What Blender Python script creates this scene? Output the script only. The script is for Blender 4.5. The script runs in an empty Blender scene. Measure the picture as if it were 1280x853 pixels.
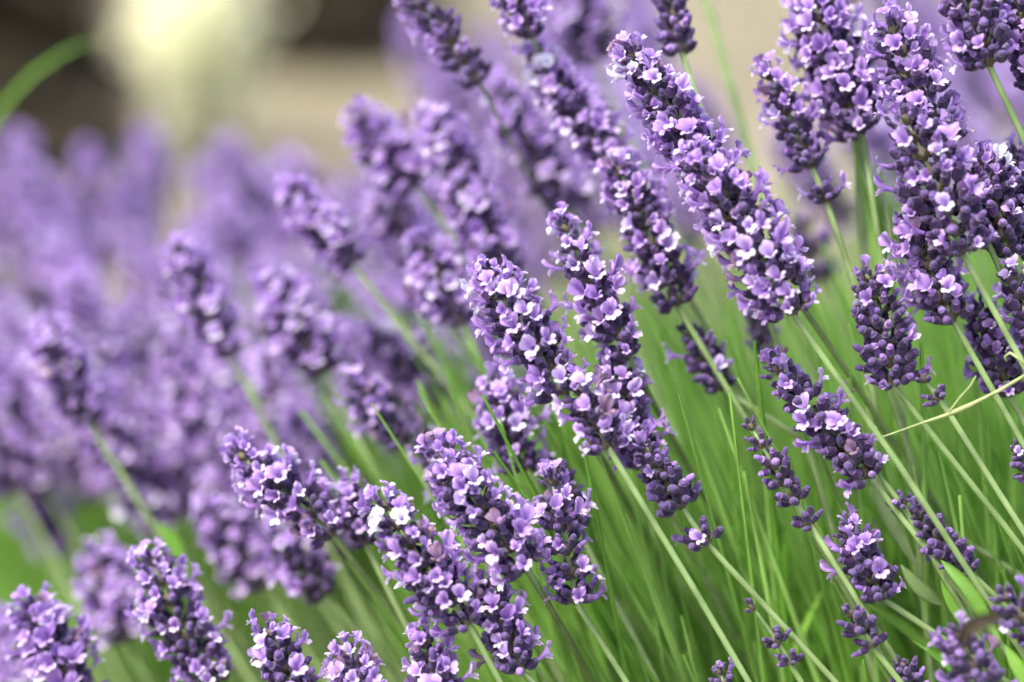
import bpy, math, random
from mathutils import Vector, Matrix, Quaternion
R = math.radians
random.seed(7)
S = bpy.context.scene
COL = S.collection

# ------------------------------------------------------------------ camera, sky, sun, exposure
CAM_H, PITCH, FOCUS, FPX = 0.75, 14.0, 0.80, 3200.0      # FPX: focal length in pixels of a 1280 px wide frame
cd = bpy.data.cameras.new('camera')
cam = bpy.data.objects.new('camera', cd); COL.objects.link(cam)
cam.location = (0, 0, CAM_H); cam.rotation_euler = (R(90 - PITCH), 0, 0)
cd.sensor_width = 36; cd.lens = 90; cd.clip_start = 0.02; cd.clip_end = 400
cd.dof.use_dof = True; cd.dof.focus_distance = FOCUS; cd.dof.aperture_fstop = 3.1
S.camera = cam

w = bpy.data.worlds.new('World'); S.world = w; w.use_nodes = True
nt = w.node_tree; bg = nt.nodes['Background']
sky = nt.nodes.new('ShaderNodeTexSky'); sky.sky_type = 'NISHITA'; sky.sun_disc = False
SUN_EL, SUN_AZ = 58.0, 225.0            # azimuth clockwise from +Y: behind the camera, to the left
sky.sun_elevation = R(SUN_EL); sky.sun_rotation = R(SUN_AZ)
sky.air_density = 1.0; sky.dust_density = 3.0; sky.ozone_density = 0.6
nt.links.new(sky.outputs[0], bg.inputs[0]); bg.inputs[1].default_value = 0.15
sl = bpy.data.lights.new('sun', 'SUN'); so = bpy.data.objects.new('sun', sl); COL.objects.link(so)
sl.energy = 1.8; sl.angle = R(16); sl.color = (1.0, 0.96, 0.90)
sd = Vector((math.sin(R(SUN_AZ)) * math.cos(R(SUN_EL)), math.cos(R(SUN_AZ)) * math.cos(R(SUN_EL)), math.sin(R(SUN_EL))))
so.rotation_euler = sd.to_track_quat('Z', 'Y').to_euler(); so.location = sd * 5
S.view_settings.view_transform = 'Standard'; S.view_settings.look = 'None'
S.view_settings.exposure = 1.64; S.view_settings.gamma = 1.0
S.cycles.use_denoising = True
S.cycles.max_bounces = 5; S.cycles.diffuse_bounces = 2; S.cycles.glossy_bounces = 2; S.cycles.transmission_bounces = 3
S.cycles.debug_use_spatial_splits = True
S.cycles.use_adaptive_sampling = True; S.cycles.adaptive_threshold = 0.03

ct, st = math.cos(R(PITCH)), math.sin(R(PITCH))
FWD, UP, RGT = Vector((0, ct, -st)), Vector((0, st, ct)), Vector((1, 0, 0))
def at(x, y, d):
    """a point d metres in front of the lens that the photograph shows at (x, y)"""
    return cam.location + FWD * d + RGT * ((x - 640) * d / FPX) - UP * ((y - 426.5) * d / FPX)

# ------------------------------------------------------------------ materials
def new_mat(name):
    m = bpy.data.materials.new(name); m.use_nodes = True
    return m, m.node_tree, m.node_tree.nodes['Principled BSDF'], m.node_tree.nodes['Material Output']
def N(t, typ, **kw):
    n = t.nodes.new(typ)
    for k, v in kw.items(): setattr(n, k, v)
    return n
def ramp(t, src, stops):
    r = N(t, 'ShaderNodeValToRGB'); e = r.color_ramp.elements
    while len(e) < len(stops): e.new(0.5)
    for q, (p, c) in zip(e, stops): q.position = p; q.color = (*c, 1)
    t.links.new(src, r.inputs[0]); return r
def mixc(t, fac, a, b, mode='MIX'):
    m = N(t, 'ShaderNodeMix', data_type='RGBA', blend_type=mode)
    for s, v in ((m.inputs[0], fac), (m.inputs[6], a), (m.inputs[7], b)):
        if hasattr(v, 'is_linked') or hasattr(v, 'links'): t.links.new(v, s)
        else: s.default_value = v if isinstance(v, float) else (*v, 1)
    return m.outputs[2]
def rnd_node(t):
    """0..1 random for each floret: the object's own number plus the one stored on joined pieces"""
    oi = N(t, 'ShaderNodeObjectInfo'); at_ = N(t, 'ShaderNodeAttribute', attribute_name='rnd')
    a = N(t, 'ShaderNodeMath', operation='ADD'); f = N(t, 'ShaderNodeMath', operation='FRACT')
    t.links.new(oi.outputs['Random'], a.inputs[0]); t.links.new(at_.outputs['Fac'], a.inputs[1]); t.links.new(a.outputs[0], f.inputs[0])
    return f.outputs[0]
def noise(t, scale, detail=1.0):
    tc = N(t, 'ShaderNodeTexCoord'); n = N(t, 'ShaderNodeTexNoise'); n.inputs['Scale'].default_value = scale; n.inputs['Detail'].default_value = detail
    t.links.new(tc.outputs['Object'], n.inputs['Vector']); return n.outputs['Fac']
def bump(t, p, h, dist, strength=0.5):
    b = N(t, 'ShaderNodeBump'); b.inputs['Strength'].default_value = strength; b.inputs['Distance'].default_value = dist
    t.links.new(h, b.inputs['Height']); t.links.new(b.outputs[0], p.inputs['Normal'])
def translucent(t, p, out, col, fac):
    tr = N(t, 'ShaderNodeBsdfTranslucent'); mx = N(t, 'ShaderNodeMixShader'); mx.inputs[0].default_value = fac
    t.links.new(col, tr.inputs['Color']); t.links.new(p.outputs[0], mx.inputs[1]); t.links.new(tr.outputs[0], mx.inputs[2]); t.links.new(mx.outputs[0], out.inputs[0])

M = {}
# calyx: grey felted foot, deep violet barrel, paler rim, bud colour above 0.8
m, t, p, o = new_mat('calyx_violet'); M['calyx'] = m
a = N(t, 'ShaderNodeAttribute', attribute_name='t'); r_ = rnd_node(t)
c = ramp(t, a.outputs['Fac'], [(0.0, (0.15, 0.14, 0.12)), (0.16, (0.12, 0.09, 0.15)), (0.36, (0.045, 0.018, 0.080)), (0.62, (0.026, 0.008, 0.052)),
                               (0.76, (0.036, 0.014, 0.070)), (0.82, (0.17, 0.12, 0.22)), (0.90, (0.085, 0.042, 0.16)), (1.0, (0.15, 0.085, 0.25))])
v = ramp(t, r_, [(0, (0.62, 0.62, 0.66)), (0.5, (.72, .70, .74)), (.8, (1.05, 1.02, 1.05)), (1, (2.4, 2.4, 2.2))])
c2 = mixc(t, 1.0, c.outputs[0], v.outputs[0], 'MULTIPLY'); t.links.new(c2, p.inputs['Base Color'])
p.inputs['Roughness'].default_value = 0.75; p.inputs['Specular IOR Level'].default_value = 0.3; p.inputs['Sheen Weight'].default_value = 0.3; p.inputs['Sheen Roughness'].default_value = 0.4
p.inputs['Sheen Tint'].default_value = (0.80, 0.75, 0.95, 1)
bump(t, p, noise(t, 2800, 2.0), 0.0005, 0.9)
# corolla: violet throat and upper lip, paler rim, near-white lower lip
m, t, p, o = new_mat('corolla_lilac'); M['corolla'] = m
a = N(t, 'ShaderNodeAttribute', attribute_name='t'); r_ = rnd_node(t)
c = ramp(t, a.outputs['Fac'], [(0.0, (0.37, 0.21, 0.54)), (0.18, (0.36, 0.18, 0.56)), (0.42, (0.55, 0.355, 0.72)), (0.52, (0.66, 0.49, 0.80)),
                               (0.60, (0.57, 0.39, 0.72)), (0.80, (0.70, 0.55, 0.80)), (1.0, (0.80, 0.71, 0.86))])
v = ramp(t, r_, [(0.0, (0.72, 0.64, 0.82)), (0.40, (0.98, 0.95, 0.98)), (0.68, (1.10, 1.14, 1.06)), (0.84, (1.25, 1.40, 1.15)), (1.0, (1.38, 1.75, 1.25))])
c2 = mixc(t, 1.0, c.outputs[0], v.outputs[0], 'MULTIPLY')
c3 = mixc(t, noise(t, 900), c2, (0.40, 0.27, 0.58)); mx = c3.node; mx.clamp_factor = True
ml = N(t, 'ShaderNodeMath', operation='MULTIPLY'); ml.inputs[1].default_value = 0.35
t.links.new(mx.inputs[0].links[0].from_socket, ml.inputs[0]); t.links.new(ml.outputs[0], mx.inputs[0])
t.links.new(c3, p.inputs['Base Color']); p.inputs['Roughness'].default_value = 0.6
translucent(t, p, o, c3, 0.45)
m, t, p, o = new_mat('corolla_white'); M['corolla_white'] = m
c = ramp(t, N(t, 'ShaderNodeAttribute', attribute_name='t').outputs['Fac'], [(0, (0.55, 0.45, 0.65)), (.3, (0.74, 0.68, 0.80)), (1, (0.86, 0.84, 0.88))])
t.links.new(c.outputs[0], p.inputs['Base Color']); translucent(t, p, o, c.outputs[0], 0.35)
m, t, p, o = new_mat('corolla_wilted'); M['corolla_wilted'] = m
c = ramp(t, N(t, 'ShaderNodeAttribute', attribute_name='t').outputs['Fac'], [(0, (0.20, 0.11, 0.22)), (.3, (0.25, 0.15, 0.26)), (1, (0.27, 0.18, 0.20))])
t.links.new(c.outputs[0], p.inputs['Base Color']); translucent(t, p, o, c.outputs[0], 0.3)
def green(name, lo, hi, rough=0.55, tr=0.0, sc=60, spec=0.4):
    m, t, p, o = new_mat(name); M[name] = m
    r_ = rnd_node(t); a_ = ramp(t, r_, [(0, lo), (1, hi)])
    n = ramp(t, noise(t, sc), [(0.3, (0.68, 0.70, 0.62)), (0.7, (1.25, 1.22, 1.2))])
    c = mixc(t, 1.0, a_.outputs[0], n.outputs[0], 'MULTIPLY'); t.links.new(c, p.inputs['Base Color'])
    p.inputs['Roughness'].default_value = rough; p.inputs['Specular IOR Level'].default_value = spec
    if tr: translucent(t, p, o, c, tr)
    return m
green('stem', (0.13, 0.20, 0.065), (0.19, 0.27, 0.105), 0.6, 0, 90)
green('leaf', (0.13, 0.33, 0.030), (0.28, 0.53, 0.08), 0.5, 0.5, 40)
green('foliage_stem', (0.17, 0.40, 0.042), (0.38, 0.62, 0.16), 0.55, 0.45, 40)
green('bract', (0.10, 0.075, 0.06), (0.17, 0.16, 0.09), 0.8, 0.15, 400)
green('strap', (0.10, 0.24, 0.02), (0.14, 0.30, 0.03), 0.4, 0.3, 20)
green('dry', (0.28, 0.34, 0.13), (0.33, 0.39, 0.17), 0.7, 0.1, 200)
green('withered', (0.030, 0.022, 0.010), (0.06, 0.045, 0.02), 0.8, 0.1, 300)
green('dark_leaf', (0.026, 0.018, 0.007), (0.050, 0.036, 0.014), 0.6, 0.1, 8)
green('bark', (0.05, 0.035, 0.022), (0.07, 0.05, 0.03), 0.9, 0, 12)
green('cream_leaf', (0.86, 0.86, 0.58), (0.92, 0.92, 0.72), 0.7, 0.5, 6)
m, t, p, o = new_mat('soil'); M['soil'] = m
n1 = noise(t, 1.3, 6); n2 = noise(t, 40, 8)
c1 = ramp(t, n1, [(0.35, (0.15, 0.12, 0.07)), (0.65, (0.27, 0.23, 0.13))]); c2 = ramp(t, n2, [(0.3, (0.6, 0.6, 0.6)), (0.7, (1.15, 1.15, 1.15))])
c = mixc(t, 1.0, c1.outputs[0], c2.outputs[0], 'MULTIPLY'); t.links.new(c, p.inputs['Base Color']); p.inputs['Roughness'].default_value = 0.95
bump(t, p, n2, 0.02, 0.8)

# ------------------------------------------------------------------ mesh builder
class MB:
    def __init__(s): s.v = []; s.f = []; s.m = []; s.t = []; s.r = []
    def add(s, vs, fs, ts, mat=0, rnd=0.0, mtx=None):
        k = len(s.v); s.v += [tuple(mtx @ Vector(q)) for q in vs] if mtx else [tuple(q) for q in vs]
        s.f += [tuple(i + k for i in f) for f in fs]; s.m += [mat] * len(fs); s.t += ts; s.r += [rnd] * len(vs)
    def join(s, o, mtx, mat, rnd): s.add(o.v, o.f, o.t, mat, rnd, mtx)
    def mesh(s, name, mats, smooth=True):
        me = bpy.data.meshes.new(name); me.from_pydata(s.v, [], s.f)
        for q in mats: me.materials.append(M[q])
        me.polygons.foreach_set('material_index', s.m); me.polygons.foreach_set('use_smooth', [smooth] * len(s.f))
        me.attributes.new('t', 'FLOAT', 'POINT').data.foreach_set('value', s.t)
        me.attributes.new('rnd', 'FLOAT', 'POINT').data.foreach_set('value', s.r)
        me.update(); return me
def tube(path, radii, sides=8, ridge=1.0, cap=True):
    """a tapering tube along a path; ridge < 1 presses every second edge in (the square lavender stem)"""
    vs, fs = [], []; n = len(path); u = None
    for i, q in enumerate(path):
        d = (path[min(i + 1, n - 1)] - path[max(i - 1, 0)]).normalized()
        if u is None: u = d.orthogonal().normalized()
        u = (u - d * u.dot(d)).normalized(); b = d.cross(u)
        for k in range(sides):
            an = 2 * math.pi * k / sides; r = radii[i] * (ridge if k % 2 else 1.0)
            vs.append(q + u * (r * math.cos(an)) + b * (r * math.sin(an)))
    for i in range(n - 1):
        for k in range(sides):
            a, b2 = i * sides + k, i * sides + (k + 1) % sides
            fs.append((a, b2, b2 + sides, a + sides))
    if cap: fs.append(tuple(range(sides))[::-1]); fs.append(tuple(range((n - 1) * sides, n * sides)))
    return vs, fs
def obj(name, me, parent=None, loc=None, mtx=None):
    o = bpy.data.objects.new(name, me); COL.objects.link(o)
    if parent: o.parent = parent
    if mtx is not None: o.matrix_basis = mtx
    elif loc is not None: o.location = loc
    return o
def tag(o, label=None, cat=None, group=None, kind=None):
    for k, v in (('label', label), ('category', cat), ('group', group), ('kind', kind)):
        if v: o[k] = v
    return o

# ------------------------------------------------------------------ calyx, corolla, bract shapes (metres)
def make_calyx(bud, rng):
    b = MB(); L, Rr, n = 0.0040, 0.00164, 10
    prof = [(0, .34, 0), (.08, .64, .08), (.25, .96, .25), (.5, 1.04, .45), (.75, .97, .62), (.92, .84, .72), (1.0, .88, .80), (.98, .66, .82)]
    prof += [(1.0 + .10 * bud, .60, .88), (1.0 + .30 * bud, .66, .94), (1.0 + .52 * bud, .46, .98)]
    vs, fs, ts = [], [], []; bend = rng.uniform(-.08, .12)
    for i, (z, r, tt) in enumerate(prof):
        for k in range(n):
            an = 2 * math.pi * k / n
            rr = Rr * r * ((1.0 if k % 2 else .80) if .1 < z < 1.0 and i < 7 else 1.0) * rng.uniform(.96, 1.04)
            zz = L * (z + (.05 * math.sin(an * 2.5) if i == 6 else 0))
            vs.append((rr * math.cos(an), rr * math.sin(an) + bend * L * z * z, zz)); ts.append(tt)
    for i in range(len(prof) - 1):
        for k in range(n): fs.append((i * n + k, i * n + (k + 1) % n, (i + 1) * n + (k + 1) % n, (i + 1) * n + k))
    vs.append((0, bend * L, L * (1.0 + .62 * bud))); ts.append(1.0)
    for k in range(n): fs.append(((len(prof) - 1) * n + k, (len(prof) - 1) * n + (k + 1) % n, len(vs) - 1))
    b.add(vs, fs, ts); return b
def lobe(b, psi, r0, z0, L, W, a0, a1, t0, t1, rng, nu=6, nv=5):
    """one corolla lobe springing from the tube's mouth at angle psi and curling outwards from a0 to a1"""
    e = Vector((math.cos(psi), math.sin(psi), 0)); s = Vector((-math.sin(psi), math.cos(psi), 0)); Z = Vector((0, 0, 1))
    pos = e * r0 + Z * z0; vs, ts, fs = [], [], []; ph = rng.uniform(0, 6.3); am = rng.uniform(.06, .17) * L; sk = rng.uniform(-.25, .25)
    for i in range(nu + 1):
        u = i / nu; al = a0 + (a1 - a0) * u; d = e * math.sin(al) + Z * math.cos(al); nn = e * math.cos(al) - Z * math.sin(al)
        wd = (.40 + .60 * math.sin(min(1, u / .6) * math.pi / 2)) if u < .6 else math.sqrt(max(.03, 1 - ((u - .6) / .43) ** 2))
        for j in range(nv + 1):
            vv = 2 * j / nv - 1
            q = pos + s * (vv * wd * W / 2 + sk * u * W / 2) + nn * (-.16 * W * vv * vv * (1 - u) + am * math.sin(vv * 4.2 + ph + u * 2) * u + rng.uniform(-.045, .045) * L * u) + d * (rng.uniform(-.07, .07) * L * u * abs(vv))
            vs.append(q); ts.append(t0 + (t1 - t0) * max(u ** 1.5, .8 * abs(vv) * u))
        pos = pos + d * (L / nu)
    for i in range(nu):
        for j in range(nv): k = i * (nv + 1) + j; fs.append((k, k + 1, k + nv + 2, k + nv + 1))
    b.add(vs, fs, ts)
def make_corolla(rng, wilt=0.0):
    b = MB(); n = 8; prof = [(0, .55), (.4, .65), (.8, .9), (1.0, 1.15)]; T = rng.uniform(.0020, .0034); r0 = .0011
    vs = [(r0 * r * math.cos(2 * math.pi * k / n), r0 * r * math.sin(2 * math.pi * k / n), T * z) for z, r in prof for k in range(n)]
    fs = [(i * n + k, i * n + (k + 1) % n, (i + 1) * n + (k + 1) % n, (i + 1) * n + k) for i in range(3) for k in range(n)]
    b.add(vs, fs, [.12 * (1 - i / 3) + .10 for i in range(4) for k in range(n)])
    for sgn in (-1, 1):                                       # broad two-lobed upper lip
        lobe(b, R(90 + sgn * rng.uniform(22, 32)), r0 * 1.1, T, rng.uniform(.0036, .0056), rng.uniform(.0036, .0052), R(rng.uniform(0, 30)), R(rng.uniform(50, 125) - 40 * wilt), .18, .50, rng)
    for q in (-48, 0, 48):                                    # three small lower lobes
        lobe(b, R(-90 + q + rng.uniform(-8, 8)), r0 * 1.1, T, rng.uniform(.0027, .0036), rng.uniform(.0020, .0027), R(rng.uniform(15, 35)), R(rng.uniform(70, 120) - 50 * wilt), .60, 1.0, rng, 4, 3)
    return b
rs = random.Random(3)
CAL = [make_calyx(x, rs) for x in (.35, .6, .9, .5, 1.6)]
COR = [make_corolla(rs, w_) for w_ in (0, .2, 0, .5, .1, .9, .4, 0, 1.1, .3)]
CALM = [b.mesh('calyx', ['calyx']) for b in CAL]; CORM = [b.mesh('corolla', ['corolla']) for b in COR]; CORB = [COR[3].mesh('corolla', ['corolla_wilted']), COR[5].mesh('corolla', ['corolla_wilted'])]; CORW = [b.mesh('corolla', ['corolla_white']) for b in COR[:3]]
def bracts(rng, n=4):
    """papery bracts and short green-brown pedicels at the foot of a whorl"""
    b = MB()
    for k in range(n):
        an = 2 * math.pi * k / n + rng.uniform(-.4, .4); e = Vector((math.cos(an), math.sin(an), 0)); s = Vector((-math.sin(an), math.cos(an), 0)); Z = Vector((0, 0, 1))
        L, W = rng.uniform(.0035, .0052), rng.uniform(.0022, .0034); vs, ts = [], []
        for i in range(4):
            u = i / 3; wd = W * (.5, 1, .8, .06)[i]
            for j in (-1, 0, 1): vs.append(e * (.0009 + L * u * .8) + Z * (L * u * u * .7 - .0014 - abs(j) * -.0004) + s * (wd / 2 * j)); ts.append(0)
        b.add(vs, [(i * 3 + j, i * 3 + j + 1, i * 3 + j + 4, i * 3 + j + 3) for i in range(3) for j in range(2)], ts, 0, rng.random())
    vs, fs = tube([Vector((0, 0, -.002)), Vector((0, 0, 0)), Vector((0, 0, .002)), Vector((0, 0, .0032))], [.0011, .0018, .0017, .0008], 7)
    b.add(vs, fs, [0] * len(vs), 0, .3); return b
BRB = [bracts(rs) for _ in range(4)]
BRM = [b.mesh('whorl', ['bract']) for b in BRB]
def frame(z, up):
    z = z.normalized(); x = up.cross(z)
    if x.length < 1e-4: x = z.orthogonal()
    x.normalize(); y = z.cross(x)
    return Matrix(((x.x, y.x, z.x), (x.y, y.y, z.y), (x.z, y.z, z.z))).to_4x4()
def whorl_slots(rng, n, tip, spread=1.0):
    """where the n calyces of one whorl sit: [(calyx matrix, corolla matrix)] in the whorl's frame (axis +Z)"""
    out = []; ph = rng.uniform(0, 6.28)
    for k in range(n):
        low = k % 2; an = ph + 2 * math.pi * k / n + rng.uniform(-.28, .28)
        el = R((rng.uniform(12, 36) if low else rng.uniform(38, 64)) + 18 * tip)
        e = Vector((math.cos(an), math.sin(an), 0)); d = e * math.cos(el) + Vector((0, 0, 1)) * math.sin(el)
        q = e * (rng.uniform(.0014, .0030) + max(0, spread - 1) * .0085 * rng.random() ** .6) + Vector((0, 0, rng.uniform(-.0016, .0002) if low else rng.uniform(.0004, .0024)))
        sc = rng.uniform(.82, 1.16) * (1 - .22 * tip)
        cm = Matrix.Translation(q) @ frame(d, Vector((0, 0, 1))) @ Matrix.Rotation(rng.uniform(0, 6.28), 4, 'Z') @ Matrix.Diagonal((sc * rng.uniform(.92, 1.12), sc, sc, 1))
        d2 = (d + e * rng.uniform(0, .5) + Vector((rng.uniform(-.2, .2), rng.uniform(-.2, .2), rng.uniform(-.1, .25)))).normalized()
        km = Matrix.Translation(q + d * (.0036 * sc + rng.uniform(0, .0022))) @ frame(d2, Vector((rng.uniform(-.5, .5), rng.uniform(-.5, .5), 1))) @ Matrix.Scale(rng.uniform(.55, 1.0), 4)
        out.append((cm, km))
    if tip > .9:
        for k in range(2):
            d = Vector((rng.uniform(-.3, .3), rng.uniform(-.3, .3), 1)).normalized(); q = Vector((0, 0, .0018 + .001 * k)); fm = frame(d, Vector((1, 0, 0)))
            out.append((Matrix.Translation(q) @ fm @ Matrix.Scale(.85, 4), Matrix.Translation(q + d * .0036) @ fm @ Matrix.Scale(.8, 4)))
    return out
def joined(rng, n, tip, openf):
    b = MB(); q = rng.choice(BRB); b.add(q.v, q.f, q.t, 0, rng.random())
    slots = whorl_slots(rng, n, tip)
    for cm, km in slots:
        b.join(rng.choice(CAL), cm, 1, rng.random())
        if rng.random() < openf: b.join(rng.choice(COR), km, 2, rng.random())
    return b.mesh('whorl', ['bract', 'calyx', 'corolla']), [k for _, k in slots]
POOL = {}
rp = random.Random(11)
for lv in (0, .15, .4, .75, 1.0):
    for tp in (0, 1): POOL[lv, tp] = [joined(rp, rp.choice((11, 12)) if not tp else 6, tp, lv) for _ in range(4)]

# ------------------------------------------------------------------ one lavender stalk
SIDE = Vector((0, -1, 0))
def stalk(tip, base, root, hw, openf, tier, seed, label, group, whorls=None, thick=.00115, ctrl=None, tipopen=0.0, cat='lavender', white=0):
    """tip, base: ends of the flower spike; root: on the ground; hw: half width of the spike in metres
    tier 1: every calyx and corolla its own piece; 2: corollas their own pieces; 3: whole whorls"""
    rng = random.Random(seed); r = bpy.data.objects.new('lavender_stalk', None); COL.objects.link(r); r.location = root
    r.empty_display_size = .01; tag(r, label, cat, group)
    ax = tip - base; L = ax.length; axn = ax / L
    side = axn.orthogonal().normalized(); side.rotate(Quaternion(axn, rng.uniform(0, 6.28))); bow = rng.uniform(-.02, .02) * L
    cv = lambda s: base + ax * s + side * (bow * 4 * s * (1 - s))
    c1 = ctrl if ctrl is not None else base - axn * (base.z * .55)
    low = []
    for i in range(15):
        u = i / 14; low.append(root * (1 - u) ** 2 + c1 * (2 * u * (1 - u)) + base * u * u)
    wob = rng.uniform(-.0015, .0015)
    low = [q + side * (wob * math.sin(i * .9) + rng.uniform(-.0004, .0004)) for i, q in enumerate(low)]
    path = low + [cv(s) for s in (.2, .4, .6, .8, .96)]
    rad = [thick * (1.25 - .25 * i / 14) for i in range(15)] + [thick * k for k in (.9, .8, .7, .55, .3)]
    vs, fs = tube([q - root for q in path], rad, 8, .84)
    b = MB(); b.add(vs, fs, [0] * len(vs)); obj('stem', b.mesh('stem', ['stem']), r)
    ref = .0069 + .0033 * min(1, openf * 2.2); want = max(.72, min(1.9, hw / ref)); sc = min(want, 0.98) if tier < 3 else want; spread = want / sc
    if whorls is None:
        n = max(3, round(L / ((.0066 if L > .04 else .0050) * sc))); whorls = [.04 + .90 * (i / (n - 1)) ** .95 for i in range(n)]
    for i, s in enumerate(whorls):
        last = s > .86; q = cv(s); d = (cv(min(1, s + .02)) - cv(max(0, s - .02))).normalized()
        d = (d + Vector((rng.uniform(-.1, .1), rng.uniform(-.1, .1), rng.uniform(-.1, .1)))).normalized()
        k = sc * (1.0 - .34 * max(0, s - .55) / .45 - .12 * (s < .12)) * rng.uniform(.93, 1.07)
        mt = Matrix.Translation(q - root) @ frame(d, SIDE) @ Matrix.Rotation(rng.uniform(0, 6.28), 4, 'Z') @ Matrix.Scale(k, 4)
        of = min(.95, 1.55 * openf * rng.uniform(.45, 1.4) + (tipopen + .15 * (openf > .1)) * max(0, s - .45) * 2)
        if tier == 1:
            wo = obj('whorl', rng.choice(BRM), r, mtx=mt)
            nf = rng.choice((10, 11, 12)) if s < .8 else (8 if not last else 6)
            nf = round(nf * spread ** 1.2)
            if len(whorls) <= 4 or hw < .0062: nf -= 3
            for cm, km in whorl_slots(rng, nf, 1 if last else .35 * (s > .7), spread):
                obj('calyx', rng.choice(CALM), wo, mtx=cm)
                if white and s > .78 and (km.to_3x3() @ Vector((0, 0, 1))).dot(mt.to_3x3().inverted() @ Vector((-.5, -.8, .4))) > 0: obj('corolla', rng.choice(CORW), wo, mtx=km @ Matrix.Scale(1.2, 4)); white -= 1
                elif rng.random() < of: obj('corolla', rng.choice(CORM if rng.random() > .035 else CORB), wo, mtx=km)
        elif tier == 2:
            me, slots = rng.choice(POOL[0, int(last)]); wo = obj('whorl', me, r, mtx=mt @ Matrix.Diagonal((spread, spread, 1, 1)))
            for km in slots:
                if white and s > .78: obj('corolla', rng.choice(CORW), wo, mtx=km @ Matrix.Scale(1.2, 4)); white -= 1
                elif rng.random() < of: obj('corolla', rng.choice(CORM if rng.random() > .035 else CORB), wo, mtx=km)
        else:
            lv = min((0, .15, .4, .75, 1.0), key=lambda z: abs(z - of)); obj('whorl', rng.choice(POOL[lv, int(last)])[0], r, mtx=mt)
    return r

# ------------------------------------------------------------------ the setting
def sheet(name, size, z, mat):
    b = MB(); n = 40; vs = []
    for i in range(n + 1):
        for j in range(n + 1): vs.append(((i / n - .5) * size, (j / n - .5) * size + 10, z + random.uniform(-.02, .0)))
    b.add(vs, [(i * (n + 1) + j, (i + 1) * (n + 1) + j, (i + 1) * (n + 1) + j + 1, i * (n + 1) + j + 1) for i in range(n) for j in range(n)], [0] * len(vs))
    return tag(obj(name, b.mesh(name, [mat])), kind='structure')
sheet('ground', 120, 0.0, 'soil')

# ------------------------------------------------------------------ lavender stalks
def px_stalk(x0, y0, x1, y1, d, hw, openf, tier, label, group=None, stem=None, dd=0.0, whorls=None, tipopen=0.0, thick=.00115, seed=None, white=0):
    tip, base = at(x0, y0, d - dd), at(x1, y1, d + dd)
    if stem: dr = at(stem[0], stem[1], stem[2] if len(stem) > 2 else d + dd) - base
    else:
        q = Vector((x1 - x0, y1 - y0)).normalized() * .5 + Vector((.57, .82)) * .5
        dr = at(x1 + q.x * 100, y1 + q.y * 100, d + dd * 2) - base
    dr.normalize(); dr.z = min(dr.z, -.35); ctrl = base + dr * (base.z * .55 / -dr.z)
    root = ctrl + Vector((dr.x / -dr.z * ctrl.z * .45, .03 + dr.y * .1, -ctrl.z)); root.z = 0
    return stalk(tip, base, root, hw * d / FPX, openf, tier, seed if seed is not None else int(x0 * 7 + y0 * 13 + x1), label, group, whorls, thick, ctrl, tipopen, white=white)
G1, G2, G3 = 'sharp lavender stalks near the focus', 'softly blurred lavender stalks in the middle distance', 'lavender stalks at the edges of the picture'
P = px_stalk
# the sharp ones, right of the middle
P(783, 60, 925, 272, .803, 47, .42, 1, 'long lavender spike with a white floret at its very tip, above the densest spike', G1, (1100, 520, .83), tipopen=.3, white=3)
P(868, 192, 996, 398, .788, 60, .40, 1, 'densest broad lavender spike just right of centre, long bare stem running down right from it', G1, (1110, 560), tipopen=.2)
P(770, 205, 848, 385, .835, 50, .45, 1, 'soft lavender spike with dark lowest buds tucked behind the densest spike', G1, (930, 520), tipopen=.3)
P(1084, 340, 1118, 482, .80, 42, .12, 1, 'stubby lavender spike with round buds on top and two pale open florets in its middle', G1, (1270, 672))
P(1005, -35, 1078, 172, .835, 62, 1.1, 1, 'showy pale lavender spike cut by the top edge, bundle of green stems below it', G1, (1100, 330))
P(1112, 30, 1178, 182, .802, 54, .42, 1, 'lavender spike with bright pale tip, standing beside the showy top-edge spike', G1, (1250, 330), tipopen=.3)
P(1128, 140, 1205, 322, .79, 58, .22, 1, 'thick dark lavender spike, big pale cluster near its tip, close to the right edge', G1, (1290, 470))
P(1133, 268, 1192, 402, .797, 46, .35, 1, 'dense violet lavender spike whose stem crosses the pale dry stalk', G1, (1285, 560))
P(1222, 385, 1262, 495, .815, 38, .30, 1, 'deep violet lavender spike half behind the pale dry stalk', G1, (1310, 570))
P(1185, -50, 1238, 84, .79, 48, .25, 1, 'dark lavender spike hanging from the top edge near the right corner', G1, (1290, 190))
P(1262, -40, 1300, 112, .80, 42, .35, 1, 'lavender spike cut by the top right corner of the picture', G3, (1340, 200))
P(1228, 198, 1262, 320, .805, 40, .12, 1, 'dark budded lavender spike at the right edge with a white floret at its tip', G3, (1330, 440), tipopen=.4, white=2)
P(1268, 190, 1305, 330, .815, 40, .25, 2, 'lavender spike half cut by the right edge beside the dark budded one', G3)
P(1266, 345, 1300, 435, .80, 34, .15, 2, 'small lavender spike cut by the right edge above the pale dry stalk', G3)
P(962, 92, 1032, 248, .828, 31, .22, 1, 'slim lavender spike with a separate lowest whorl, left of the showy top-edge spike', G1, (1065, 345), whorls=[0, .28, .42, .56, .70, .84, .97], tipopen=.5)
P(1002, 285, 1032, 345, .95, 30, .05, 3, 'small dim lavender spike blurred behind, under the slim spike', G2, (1060, 420))
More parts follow.
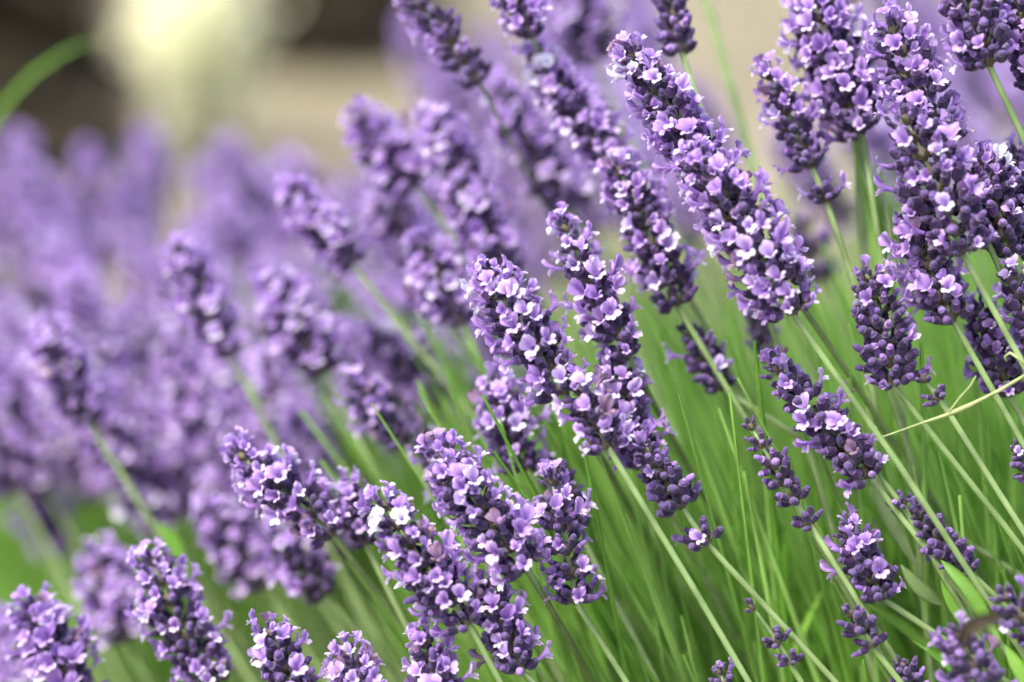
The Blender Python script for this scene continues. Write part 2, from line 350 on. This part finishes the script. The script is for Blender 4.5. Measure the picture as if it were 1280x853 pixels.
# centre
P(606, 338, 706, 494, .795, 52, .48, 1, 'crisp lavender spike at the very centre with many pale open florets', G1, (790, 640, .86), tipopen=.25, white=2)
P(703, 275, 788, 450, .818, 38, .42, 1, 'slender lavender spike to the upper right of the crisp central one', G1, (870, 600, .86), tipopen=.3)
P(722, 486, 760, 560, .790, 44, .85, 1, 'short bushy lavender spike whose straight stem runs down to the bottom edge', G1, (945, 852), tipopen=.3)
P(768, 452, 806, 585, .822, 42, .50, 1, 'lavender spike behind the short bushy one, pale cluster at its top', G1, (880, 720, .85), tipopen=.3)
P(806, 560, 882, 678, .805, 31, .04, 1, 'lavender spike of tight dark buds with a separate whorl lower on its stem', G1, (965, 765), whorls=[.02, .42, .56, .70, .83, .95])
P(862, 412, 902, 486, .842, 29, .05, 1, 'short lavender spike of dark buds in front of bright green stems', G1, (925, 500))
P(940, 385, 966, 450, .875, 24, .10, 3, 'little lavender spike peeping out below the densest spike', G2)
P(936, 528, 1012, 655, .802, 22, .02, 1, 'thin lavender spike of spaced dark buds left of the plump bud cluster', G1, (1080, 760), whorls=[0, .24, .42, .58, .78, .95])
P(966, 455, 1084, 592, .80, 37, .14, 1, 'lavender spike thin at the tip and plump at its base, under the stem crossing', G1, (1170, 700), whorls=[0, .13, .26, .38, .50, .68, .80, .94])
P(1092, 584, 1128, 632, .80, 18, .0, 1, 'two small bud whorls alone on a stem below the plump bud cluster', G1, (1180, 720), whorls=[0, .9])
P(1150, 468, 1176, 502, .80, 20, .0, 1, 'tiny lavender head of a few buds just above the pale dry stalk', G1, (1260, 640), whorls=[.1, .8])
P(1060, 662, 1104, 748, .80, 36, .16, 1, 'pale mauve lavender head low on the right with rounded bud tips', G1, (1200, 812), tipopen=.2)
P(1062, 766, 1092, 808, .795, 24, .0, 1, 'small lavender head of few dark buds near the bottom edge, under the pale mauve one', G1, (1140, 870))
P(1146, 640, 1212, 716, .80, 25, .02, 1, 'lavender head of neat paired buds above the bright green leaves', G1, (1300, 800))
P(938, 756, 990, 832, .80, 17, .02, 1, 'sparse lavender stalk with three small bud groups near the bottom edge', G1, (1020, 885), whorls=[.05, .38, .95])
P(900, 838, 912, 880, .80, 18, .1, 1, 'lavender tip just poking over the bottom edge right of centre', G3)
P(1196, 792, 1240, 880, .765, 40, .06, 1, 'lavender head in the bottom right corner under the withered brown leaf', G3, (1300, 960))
P(1256, 744, 1296, 800, .775, 30, .06, 2, 'small lavender head at the right edge beside the withered brown leaf', G3)
P(1272, 560, 1296, 610, .80, 20, .05, 2, 'lavender buds just entering at the right edge below the dry stalk', G3)
P(1128, 830, 1150, 880, .80, 20, .0, 2, 'few dark buds cut by the bottom edge below the small dark head', G3)
# bottom middle
P(548, 560, 660, 714, .793, 54, .48, 1, 'lavender spike with shaggy open florets, lower middle, upper of the overlapping trio', G1, (730, 830, .84), tipopen=.25)
P(688, 592, 722, 756, .803, 44, .42, 1, 'lavender spike with a stem cut by the bottom edge, right of the overlapping trio', G1, (785, 855))
P(474, 624, 588, 784, .79, 53, .46, 1, 'large lavender spike with the whitest tip, lower middle, in front of the trio', G1, (640, 880), tipopen=.3, white=4)
P(612, 735, 652, 840, .797, 42, .48, 1, 'short lavender spike below the trio, near the bottom edge', G1, (740, 920))
P(528, 800, 556, 890, .795, 40, .35, 1, 'lavender spike with two florets standing up, cut by the bottom edge', G3, tipopen=.4)
P(434, 815, 462, 890, .795, 36, .55, 1, 'pale lavender tip at the bottom edge, left of the one with upright florets', G3, tipopen=.4)
P(338, 788, 374, 890, .795, 40, .22, 1, 'crisp lavender spike with dense dark buds at the bottom edge, left half', G3, tipopen=.5)
P(296, 566, 418, 670, .828, 47, .52, 1, 'leaning lavender spike with pale open florets, left of the whitest-tipped one', G1, (540, 830, .88), tipopen=.3)
P(434, 604, 458, 680, .84, 27, .30, 2, 'lavender spike between the leaning one and the whitest-tipped one', G2, tipopen=.4)
P(186, 694, 262, 862, .838, 56, .52, 1, 'big shaggy lavender spike in the lower left', G1, tipopen=.2)
P(40, 752, 104, 880, .845, 48, .55, 2, 'lavender spike with upright florets in the bottom left corner', G1, tipopen=.3)
P(120, 690, 160, 800, .93, 44, .50, 2, 'blurred lavender spike just behind the big shaggy one', G2)
P(618, 478, 654, 590, .842, 44, .40, 1, 'soft lavender spike right below the crisp central one', G2, (730, 740, .9))
P(528, 538, 558, 612, .86, 24, .15, 2, 'small soft lavender spike left of the one under the crisp central spike', G2)
P(548, 590, 575, 640, .87, 24, .15, 3, 'dim small lavender spike behind the shaggy trio', G2)
P(690, 580, 722, 660, .84, 24, .04, 2, 'dim lavender buds behind the right-hand stem of the trio', G2)
# softly blurred, left and top
P(362, 238, 440, 332, .905, 36, .50, 2, 'blurred lavender spike whose long stem slants from it towards the centre', G2, (545, 460), tipopen=.5)
P(226, 306, 288, 448, .915, 36, .45, 2, 'blurred lavender spike with pale pink-white florets, left of the long slanting stem', G2, (350, 560), tipopen=.4)
P(342, 352, 402, 468, .915, 46, .55, 2, 'blurred full lavender spike below the long slanting stem', G2, (470, 590))
P(58, 405, 112, 530, .925, 36, .45, 2, 'blurred lavender spike standing alone near the left edge, pale stem below', G2, (205, 672), tipopen=.3)
P(262, 632, 330, 735, .925, 40, .55, 2, 'blurred lavender spike between the leaning one and the big shaggy one', G2)
P(345, 672, 408, 742, .885, 30, .15, 2, 'soft dark lavender buds below the leaning spike', G2)
P(452, 148, 520, 232, .925, 42, .55, 2, 'left one of two blurred lavender spikes under the tan ground', G2, tipopen=.3)
P(538, 146, 592, 240, .905, 40, .55, 2, 'right one of two blurred lavender spikes under the tan ground', G2, tipopen=.4)
P(576, 232, 634, 346, .895, 40, .50, 2, 'blurred lavender spike above the crisp central one', G2, tipopen=.3)
P(526, 305, 580, 404, .888, 42, .55, 2, 'blurred lavender spike left of the crisp central one, shadowy stem below', G2, (640, 540))
P(470, 232, 524, 330, .96, 42, .60, 2, 'blurred mauve lavender spike hidden behind the two under the tan ground', G2)
P(440, 474, 502, 556, .882, 27, .18, 2, 'soft lavender spike of spaced dark buds left of centre', G2)
P(468, 418, 552, 498, .94, 32, .25, 2, 'blurred lavender spike with one white floret at its tip, left of centre', G2, tipopen=.7, white=3)
P(664, 62, 782, 228, .862, 40, .48, 2, 'whitish tipped soft lavender spike left of the long one with a white floret', G2, (880, 400), tipopen=.6, white=4)
P(622, 105, 712, 262, .925, 44, .60, 2, 'blurred pale lavender spike behind the whitish tipped one', G2, (780, 400))
P(506, -20, 600, 104, .862, 29, .12, 1, 'slim lavender spike of dark buds slanting in from the top edge, middle', G2, (680, 250, .93), thick=.0008)
P(636, -50, 664, 46, .848, 34, .35, 2, 'lavender spike cut by the top edge next to the slim slanting one', G3, (720, 160, .93), thick=.0008)
P(704, -40, 742, 78, .965, 42, .30, 2, 'blurred lavender spike with yellowish green base under the top edge', G3)
P(828, -60, 852, 66, .838, 28, .08, 2, 'dark budded lavender spike cut by the top edge beside two soft green stems', G3, (880, 150))
P(-14, 770, 20, 900, .93, 40, .50, 2, 'blurred lavender spike cut by the left edge near the bottom', G3)
# soft green stems whose heads are above the frame
P(850, -190, 866, -60, .92, 40, .4, 3, 'soft green lavender stem beside the dark budded top-edge spike, head out of view', G3, (940, 180), thick=.0017)
P(1050, -260, 1056, -120, .86, 40, .4, 3, 'green lavender stem in the bundle under the showy spike, head out of view', G3, (1075, 200), thick=.0020)

# blurred mass behind: bushes farther off, spike heads about half a metre above the ground
rb = random.Random(21)
ORD = 'first second third fourth fifth sixth seventh eighth ninth tenth eleventh twelfth thirteenth fourteenth fifteenth sixteenth seventeenth eighteenth nineteenth twentieth'.split()
ORD += ['twenty-' + q for q in ORD[:9]] + ['thirtieth']
ZONES = [  # count, x range, y range, depth range, lean, label (counted from the left), group
 (19, (-90, 380), (150, 320), (1.32, 1.14), 16, 'hazy lavender spike, %s from the left in the farthest mass below the cream bush', 'farthest blurred lavender'),
 (20, (-70, 470), (300, 450), (1.16, 1.02), 22, 'blurred lavender spike, %s from the left in the middle of the left half', 'blurred lavender of the left half'),
 (12, (-60, 420), (450, 550), (1.08, 0.99), 24, 'blurred lavender spike, %s from the left in the lowest mass above the green patch', 'blurred lavender low on the left'),
 (16, (360, 660), (190, 420), (1.30, 1.00), 24, 'blurred lavender spike, %s from the left behind the paired spikes left of centre', 'blurred lavender behind the centre'),
 (19, (500, 880), (20, 230), (1.45, 1.15), 20, 'hazy lavender spike, %s from the left between the tan ground and the sharp spikes', 'blurred lavender below the tan ground'),
 (28, (640, 1330), (-60, 170), (1.45, 1.08), 20, 'hazy lavender spike, %s from the left far behind the sharp spikes on the right', 'blurred lavender behind the right half'),
]
for n, xr, yr, dr_, lean, lab, grp in ZONES:
    rows = []
    for k in range(n):
        u = (k + rb.random()) / n; y = yr[0] + (yr[1] - yr[0]) * u; x = xr[0] + (xr[1] - xr[0]) * ((k * .618 + rb.uniform(-.06, .06)) % 1)
        d = dr_[0] + (dr_[1] - dr_[0]) * u + rb.uniform(-.06, .06)
        if 900 < x < 1010 and y < 120: x += 130
        rows.append((x, y, d, k))
    for o_, (x, y, d, k) in enumerate(sorted(rows)):
        L = rb.uniform(.042, .066) * FPX / d; an = R(lean + rb.uniform(-14, 14)); hw = rb.uniform(.0115, .0145) * FPX / d
        P(x, y, x + L * math.sin(an), y + L * math.cos(an), d, hw, rb.uniform(.35, .7), 3, lab % ORD[o_], grp, tipopen=.7, seed=1000 + k + int(y), dd=rb.uniform(-.01, .01))

# ------------------------------------------------------------------ the leafy stems of the bushes (nobody could count them)
def blades(name, n, fx, mat, label, cat):
    b = MB()
    for _ in range(n):
        q, d0, L, W, bend = fx(); rv = random.random(); nrm = d0.cross(Vector((random.uniform(-1, 1), random.uniform(-1, 1), .2))).normalized()
        fn = nrm.cross(d0).normalized(); vs = []; pos = q.copy(); d = d0.copy()
        for i in range(6):
            wd = W * (.55, .95, 1, .9, .6, .05)[i] / 2
            vs += [pos + nrm * wd, pos - fn * wd * .35, pos - nrm * wd]; d = (d + fn * bend / 5 + Vector((0, 0, -.02))).normalized(); pos = pos + d * (L / 5)
        b.add(vs, [(i * 3 + j, i * 3 + j + 1, i * 3 + j + 4, i * 3 + j + 3) for i in range(5) for j in range(2)], [0] * 18, 0, rv)
    return tag(obj(name, b.mesh(name, [mat])), label, cat, kind='stuff')
ru = random.Random(5)
def clump():
    """a spot among the bush stems: to the right they stand near and tall, to the left farther back and lower"""
    y = .815 + ru.random() ** 2.2 * 1.25
    x = ru.uniform(-.30 * y, .42 * y + .1)
    if x < .02: y += .08 + min(.25, (.02 - x) * 2.2)
    return x, y
def leaf_spot():
    x, y = clump(); top = (.44 if x > -.04 * y else .34) + max(0, x) * .25 - max(0, y - 1.1) * .2
    z = ru.uniform(.02, 1) ** .7 * top
    a = ru.uniform(0, 6.28); d = Vector((math.cos(a) * .45 - .35, math.sin(a) * .45, ru.uniform(.7, 1.3))).normalized()
    return Vector((x, y, z)), d, ru.uniform(.03, .06), ru.uniform(.0028, .005), ru.uniform(-.5, .5)
blades('lavender_foliage', 4200, leaf_spot, 'leaf', 'mass of narrow green lavender leaves filling the bushes under the stems', 'foliage')
b = MB()
for _ in range(6000):
    x, y = clump(); H = ru.uniform(.38, .53) + .24 * max(-.15, min(.25, x)) - max(0, y - 1.05) * .28; H = max(.2, H); ln = ru.uniform(.12, .50) - .2 * max(0, min(.3, x)) / .3; by = ru.uniform(-.05, .05)
    x += ln * H * .6
    path = [Vector((x - ln * H * (u ** 1.6), y + by * u, H * u)) for u in (0, .2, .4, .6, .8, 1)]
    r0 = ru.uniform(.0006, .0013); vs, fs = tube(path, [r0 * k for k in (1.2, 1.15, 1.1, 1, .9, .5)], 5, 1, False)
    b.add(vs, fs, [0] * len(vs), 0, ru.random())
tag(obj('lavender_stems', b.mesh('lavender_stems', ['foliage_stem'])), 'mass of thin green lavender stems crowding behind the sharp spikes', 'stems', kind='stuff')

# ------------------------------------------------------------------ single leaves, the dry stalk, the withered leaf
def leaf(name, pts, d, wpx, mat, label, cat, group=None, cup=.3, twist=0.0):
    """a single leaf along picture points, with a midrib fold and real thickness"""
    P3 = [at(q[0], q[1], q[2] if len(q) > 2 else d) for q in pts]
    E = [P3[0] * 2 - P3[1]] + P3 + [P3[-1] * 2 - P3[-2]]; S3 = []
    for i in range(1, len(E) - 2):
        for u in (0, .25, .5, .75):
            a_, b_, c_, d_ = E[i - 1:i + 3]; S3.append(.5 * (2 * b_ + (c_ - a_) * u + (2 * a_ - 5 * b_ + 4 * c_ - d_) * u * u + (3 * b_ - a_ - 3 * c_ + d_) * u ** 3))
    P3 = S3 + [P3[-1]]; b = MB(); vs, vb = [], []; n = len(P3); W = wpx * d / FPX
    th = max(.00025, W * .03)
    for i, q in enumerate(P3):
        dr = (P3[min(i + 1, n - 1)] - P3[max(i - 1, 0)]).normalized(); fc = (cam.location - q).normalized()
        fc.rotate(Quaternion(dr, twist)); s = dr.cross(fc).normalized(); fn = s.cross(dr); u = i / (n - 1)
        wd = W / 2 * max(.06, math.sin(math.pi * min(1, .04 + .955 * u)) ** .9)
        for j in (-1, -.5, 0, .5, 1): vs.append(q + s * (wd * j) + fn * (abs(j) * cup * wd)); vb.append(vs[-1] - fn * th)
    o = P3[0]; k = len(vs); fs = []
    for i in range(n - 1):
        for j in range(4):
            a = i * 5 + j; fs += [(a, a + 1, a + 6, a + 5), (k + a, k + a + 5, k + a + 6, k + a + 1)]
        for j in (0, 4): a = i * 5 + j; fs.append((a, a + 5, k + a + 5, k + a))
    b.add([q - o for q in vs + vb], fs, [0] * (2 * k), 0, random.random())
    return tag(obj(name, b.mesh(name, [mat]), loc=o), label, cat, group)
GL = 'lavender leaves low on the right'
leaf('lavender_leaf', [(1176, 756, .80), (1160, 744, .797), (1142, 726, .795), (1126, 706, .793)], .797, 19, 'stem', 'pale leaf tip left of the withered brown leaf', 'leaf', GL, .15)
leaf('lavender_leaf', [(1250, 800, .785), (1232, 772, .788), (1212, 738, .79), (1190, 714, .793), (1176, 700, .796)], .79, 18, 'leaf', 'bright green leaf reaching up from the withered brown leaf', 'leaf', GL, .2)
leaf('lavender_leaf', [(1230, 812, .80), (1208, 782, .80), (1188, 752, .80), (1176, 726, .80)], .80, 14, 'leaf', 'narrow green leaf under the bright one reaching up', 'leaf', GL, .25)
leaf('lavender_leaf', [(1150, 715, .83), (1125, 672, .83), (1102, 630, .83), (1086, 592, .83)], .83, 16, 'stem', 'long pale green leaf rising beside the plump bud cluster', 'leaf', GL, .15)
leaf('lavender_leaf', [(1240, 900, .79), (1205, 850, .79), (1175, 822, .79), (1140, 800, .79)], .79, 14, 'leaf', 'green leaf near the bottom edge below the withered leaf', 'leaf', GL, .3)
leaf('lavender_leaf', [(1300, 890, .77), (1276, 840, .77), (1256, 806, .772)], .77, 19, 'leaf', 'bright green leaf in the bottom right corner', 'leaf', GL, .25)
leaf('lavender_leaf', [(1190, 830, .83), (1150, 800, .83), (1110, 770, .83), (1080, 752, .83)], .83, 14, 'leaf', 'dark green leaf behind the pale mauve head', 'leaf', GL, .3)
leaf('lavender_leaf', [(1262, 700, .84), (1250, 640, .84), (1246, 590, .84), (1240, 560, .84)], .84, 14, 'leaf', 'upright shaded leaf near the right edge below the dry stalk', 'leaf', GL, .3)
leaf('lavender_leaf', [(236, 722, .92), (222, 690, .92), (210, 668, .92), (196, 652, .92)], .92, 18, 'leaf', 'bright green leaf on the stem above the big shaggy spike', 'leaf', None, .2)
GB = 'green bundle under the showy spike'
for k, (x0, y0, x1, y1, lb) in enumerate([(1062, 165, 1098, 330, 'leftmost green blade hanging in the bundle under the showy spike'), (1076, 172, 1112, 345, 'middle green blade in the bundle under the showy spike'),
                                      (1092, 190, 1128, 350, 'rightmost green blade in the bundle under the showy spike'), (1068, 230, 1086, 350, 'short blade at the foot of the green bundle')]):
    dq = .85 + .012 * k; leaf('lavender_leaf', [(x1 + 16, y1 + 70, dq), (x1, y1, dq), ((x0 + x1) / 2 + 3, (y0 + y1) / 2, dq), (x0, y0, dq)], dq, 11, 'foliage_stem', lb, 'leaf', GB, .35)
# the pale dry stalk
r = bpy.data.objects.new('dry_stalk', None); COL.objects.link(r); tag(r, 'pale straw-coloured dry stalk slanting across the green stems at the right edge', 'dry stalk')
dp = [(1330, 440), (1290, 464), (1250, 488), (1218, 504), (1196, 514), (1180, 520), (1150, 530), (1125, 539), (1104, 546)]
D3 = [at(x, y, .79 + .0006 * i) for i, (x, y) in enumerate(dp)]; r.location = D3[0]
rad = [k * .00008 for k in (8, 8, 8, 9, 12, 8, 6, 5, 3)]
vs, fs = tube([q - D3[0] for q in D3], rad, 8, .8); b = MB(); b.add(vs, fs, [0] * len(vs)); obj('stem', b.mesh('stem', ['dry']), r)
for pts, rr in (([(1186, 516), (1200, 497), (1212, 484), (1220, 470)], .0004), ([(1290, 466), (1276, 450), (1262, 441), (1256, 446), (1258, 452)], .0006)):
    q3 = [at(x, y, .786) for x, y in pts]; vs, fs = tube([q - D3[0] for q in q3], [rr * k for k in (1, .9, .8, .6, .5)[:len(pts)]], 6); b = MB(); b.add(vs, fs, [0] * len(vs)); obj('side_shoot', b.mesh('side_shoot', ['dry']), r)
# withered leaf
leaf('withered_leaf', [(1256, 772, .715), (1244, 776, .712), (1230, 782, .710), (1216, 788, .712), (1206, 798, .715), (1202, 812, .72)], .715, 24, 'withered', 'withered brown leaf curled over the lavender heads in the bottom right corner', 'leaf', None, .9, .5)

# ------------------------------------------------------------------ far background: pale bush, strap-leaved plant, dark shrubs
r = bpy.data.objects.new('strap_leaf_plant', None); COL.objects.link(r); r.location = at(-60, 520, 1.08); r.location.z = 0
tag(r, 'arching green strap leaf blurred against the dark shrub in the top left corner', 'plant')
for pts, wpx in (([(-75, 420), (-40, 215), (0, 136), (40, 92), (85, 62), (130, 48)], 8), ([(-80, 420), (-95, 260), (-130, 160), (-180, 110)], 30)):
    P3 = [r.location.copy()] + [at(x, y, 1.08) for x, y in pts]; b = MB(); vs = []; n = len(P3); W = wpx * 1.08 / FPX
    for i, q in enumerate(P3):
        dr = (P3[min(i + 1, n - 1)] - P3[max(i - 1, 0)]).normalized(); s = dr.cross(Vector((.2, -1, .3))).normalized(); fn = s.cross(dr); wd = W / 2 * (1, 1, 1, .95, .85, .6, .15)[i + (7 - n)]
        vs += [q + s * (wd * j) + fn * (abs(j) * .3 * wd) - r.location for j in (-1, 0, 1)]
    b.add(vs, [(i * 3 + j, i * 3 + j + 1, i * 3 + j + 4, i * 3 + j + 3) for i in range(n - 1) for j in range(2)], [0] * len(vs)); obj('leaf', b.mesh('leaf', ['strap']), r)
def shrub(c, rx, h, seed, label):
    rg = random.Random(seed); r = bpy.data.objects.new('dark_shrub', None); COL.objects.link(r); r.location = c; tag(r, label, 'shrub', 'dark shrubs behind the bed')
    b = MB(); br = []
    for k in range(9):
        a = rg.uniform(0, 6.28); e = Vector((math.cos(a) * rx * rg.uniform(.3, .8), math.sin(a) * rx * .7, h * rg.uniform(.6, .95)))
        pth = [Vector((e.x * u ** 1.4, e.y * u ** 1.4, e.z * u)) for u in (0, .25, .5, .75, 1)]; br += pth[1:] + [Vector((e.x * .8, e.y * .8, h * .12)), Vector((e.x, e.y, h * .25))]
        vs, fs = tube(pth, [.022 * (1 - .8 * u) for u in (0, .25, .5, .75, 1)], 6); b.add(vs, fs, [0] * len(vs))
    obj('trunk', b.mesh('trunk', ['bark']), r); b = MB()
    for _ in range(6000):
        q = rg.choice(br) + Vector((rg.gauss(0, 1), rg.gauss(0, 1), rg.gauss(0, .8))) * rx * .22; q.z = max(.03, q.z)
        d = Vector((rg.gauss(0, 1), rg.gauss(0, 1), rg.gauss(0, 1))).normalized(); s = d.orthogonal().normalized(); L, W = rg.uniform(.05, .10), rg.uniform(.02, .04)
        b.add([q, q + d * L * .5 + s * W / 2, q + d * L, q + d * L * .5 - s * W / 2], [(0, 1, 2, 3)], [0] * 4, 0, rg.random())
    obj('crown', b.mesh('crown', ['dark_leaf'], False), r)
for k, (px, dd_, rx, h, lb) in enumerate([(20, 4.2, .17, .60, 'dark brownish shrub blurred in the top left corner'), (415, 5.6, .26, .7, 'dark shrub blurred at the top edge right of the cream bush')]):
    q = at(px, 60, dd_); shrub(Vector((q.x, q.y, 0)), rx, h, 50 + k, lb)
# the pale bush: a ball of small cream leaves on a few upright stems
rg = random.Random(8); q = at(250, 48, 3.4); r = bpy.data.objects.new('pale_bush', None); COL.objects.link(r); r.location = (q.x, q.y, 0)
tag(r, 'pale cream-leaved bush glowing out of focus behind the farthest lavender', 'bush')
b = MB()
for k in range(7):
    a = rg.uniform(0, 6.28); pth = [Vector((math.cos(a) * .05 * u, math.sin(a) * .05 * u, q.z * u)) for u in (0, .3, .6, 1)]
    vs, fs = tube(pth, [.006, .005, .004, .002], 6); b.add(vs, fs, [0] * len(vs))
obj('trunk', b.mesh('trunk', ['bark']), r); b = MB()
for _ in range(1500):
    c = Vector((rg.gauss(0, .028), rg.gauss(0, .025), q.z + rg.gauss(0, .050))); d = Vector((rg.gauss(0, 1), rg.gauss(0, 1), rg.gauss(0, .5))).normalized(); e = d.cross(Vector((rg.gauss(0, .5), -.6, 1))).normalized(); L, W = rg.uniform(.022, .038), rg.uniform(.014, .024)
    b.add([c, c + d * L * .5 + e * W / 2, c + d * L, c + d * L * .5 - e * W / 2], [(0, 1, 2, 3)], [0] * 4, 0, rg.random())
obj('crown', b.mesh('crown', ['cream_leaf'], False), r)
print('TRIS', sum(len(m.loop_triangles) or sum(len(p.vertices) - 2 for p in m.polygons) for m in bpy.data.meshes), 'OBJECTS', len(bpy.data.objects))
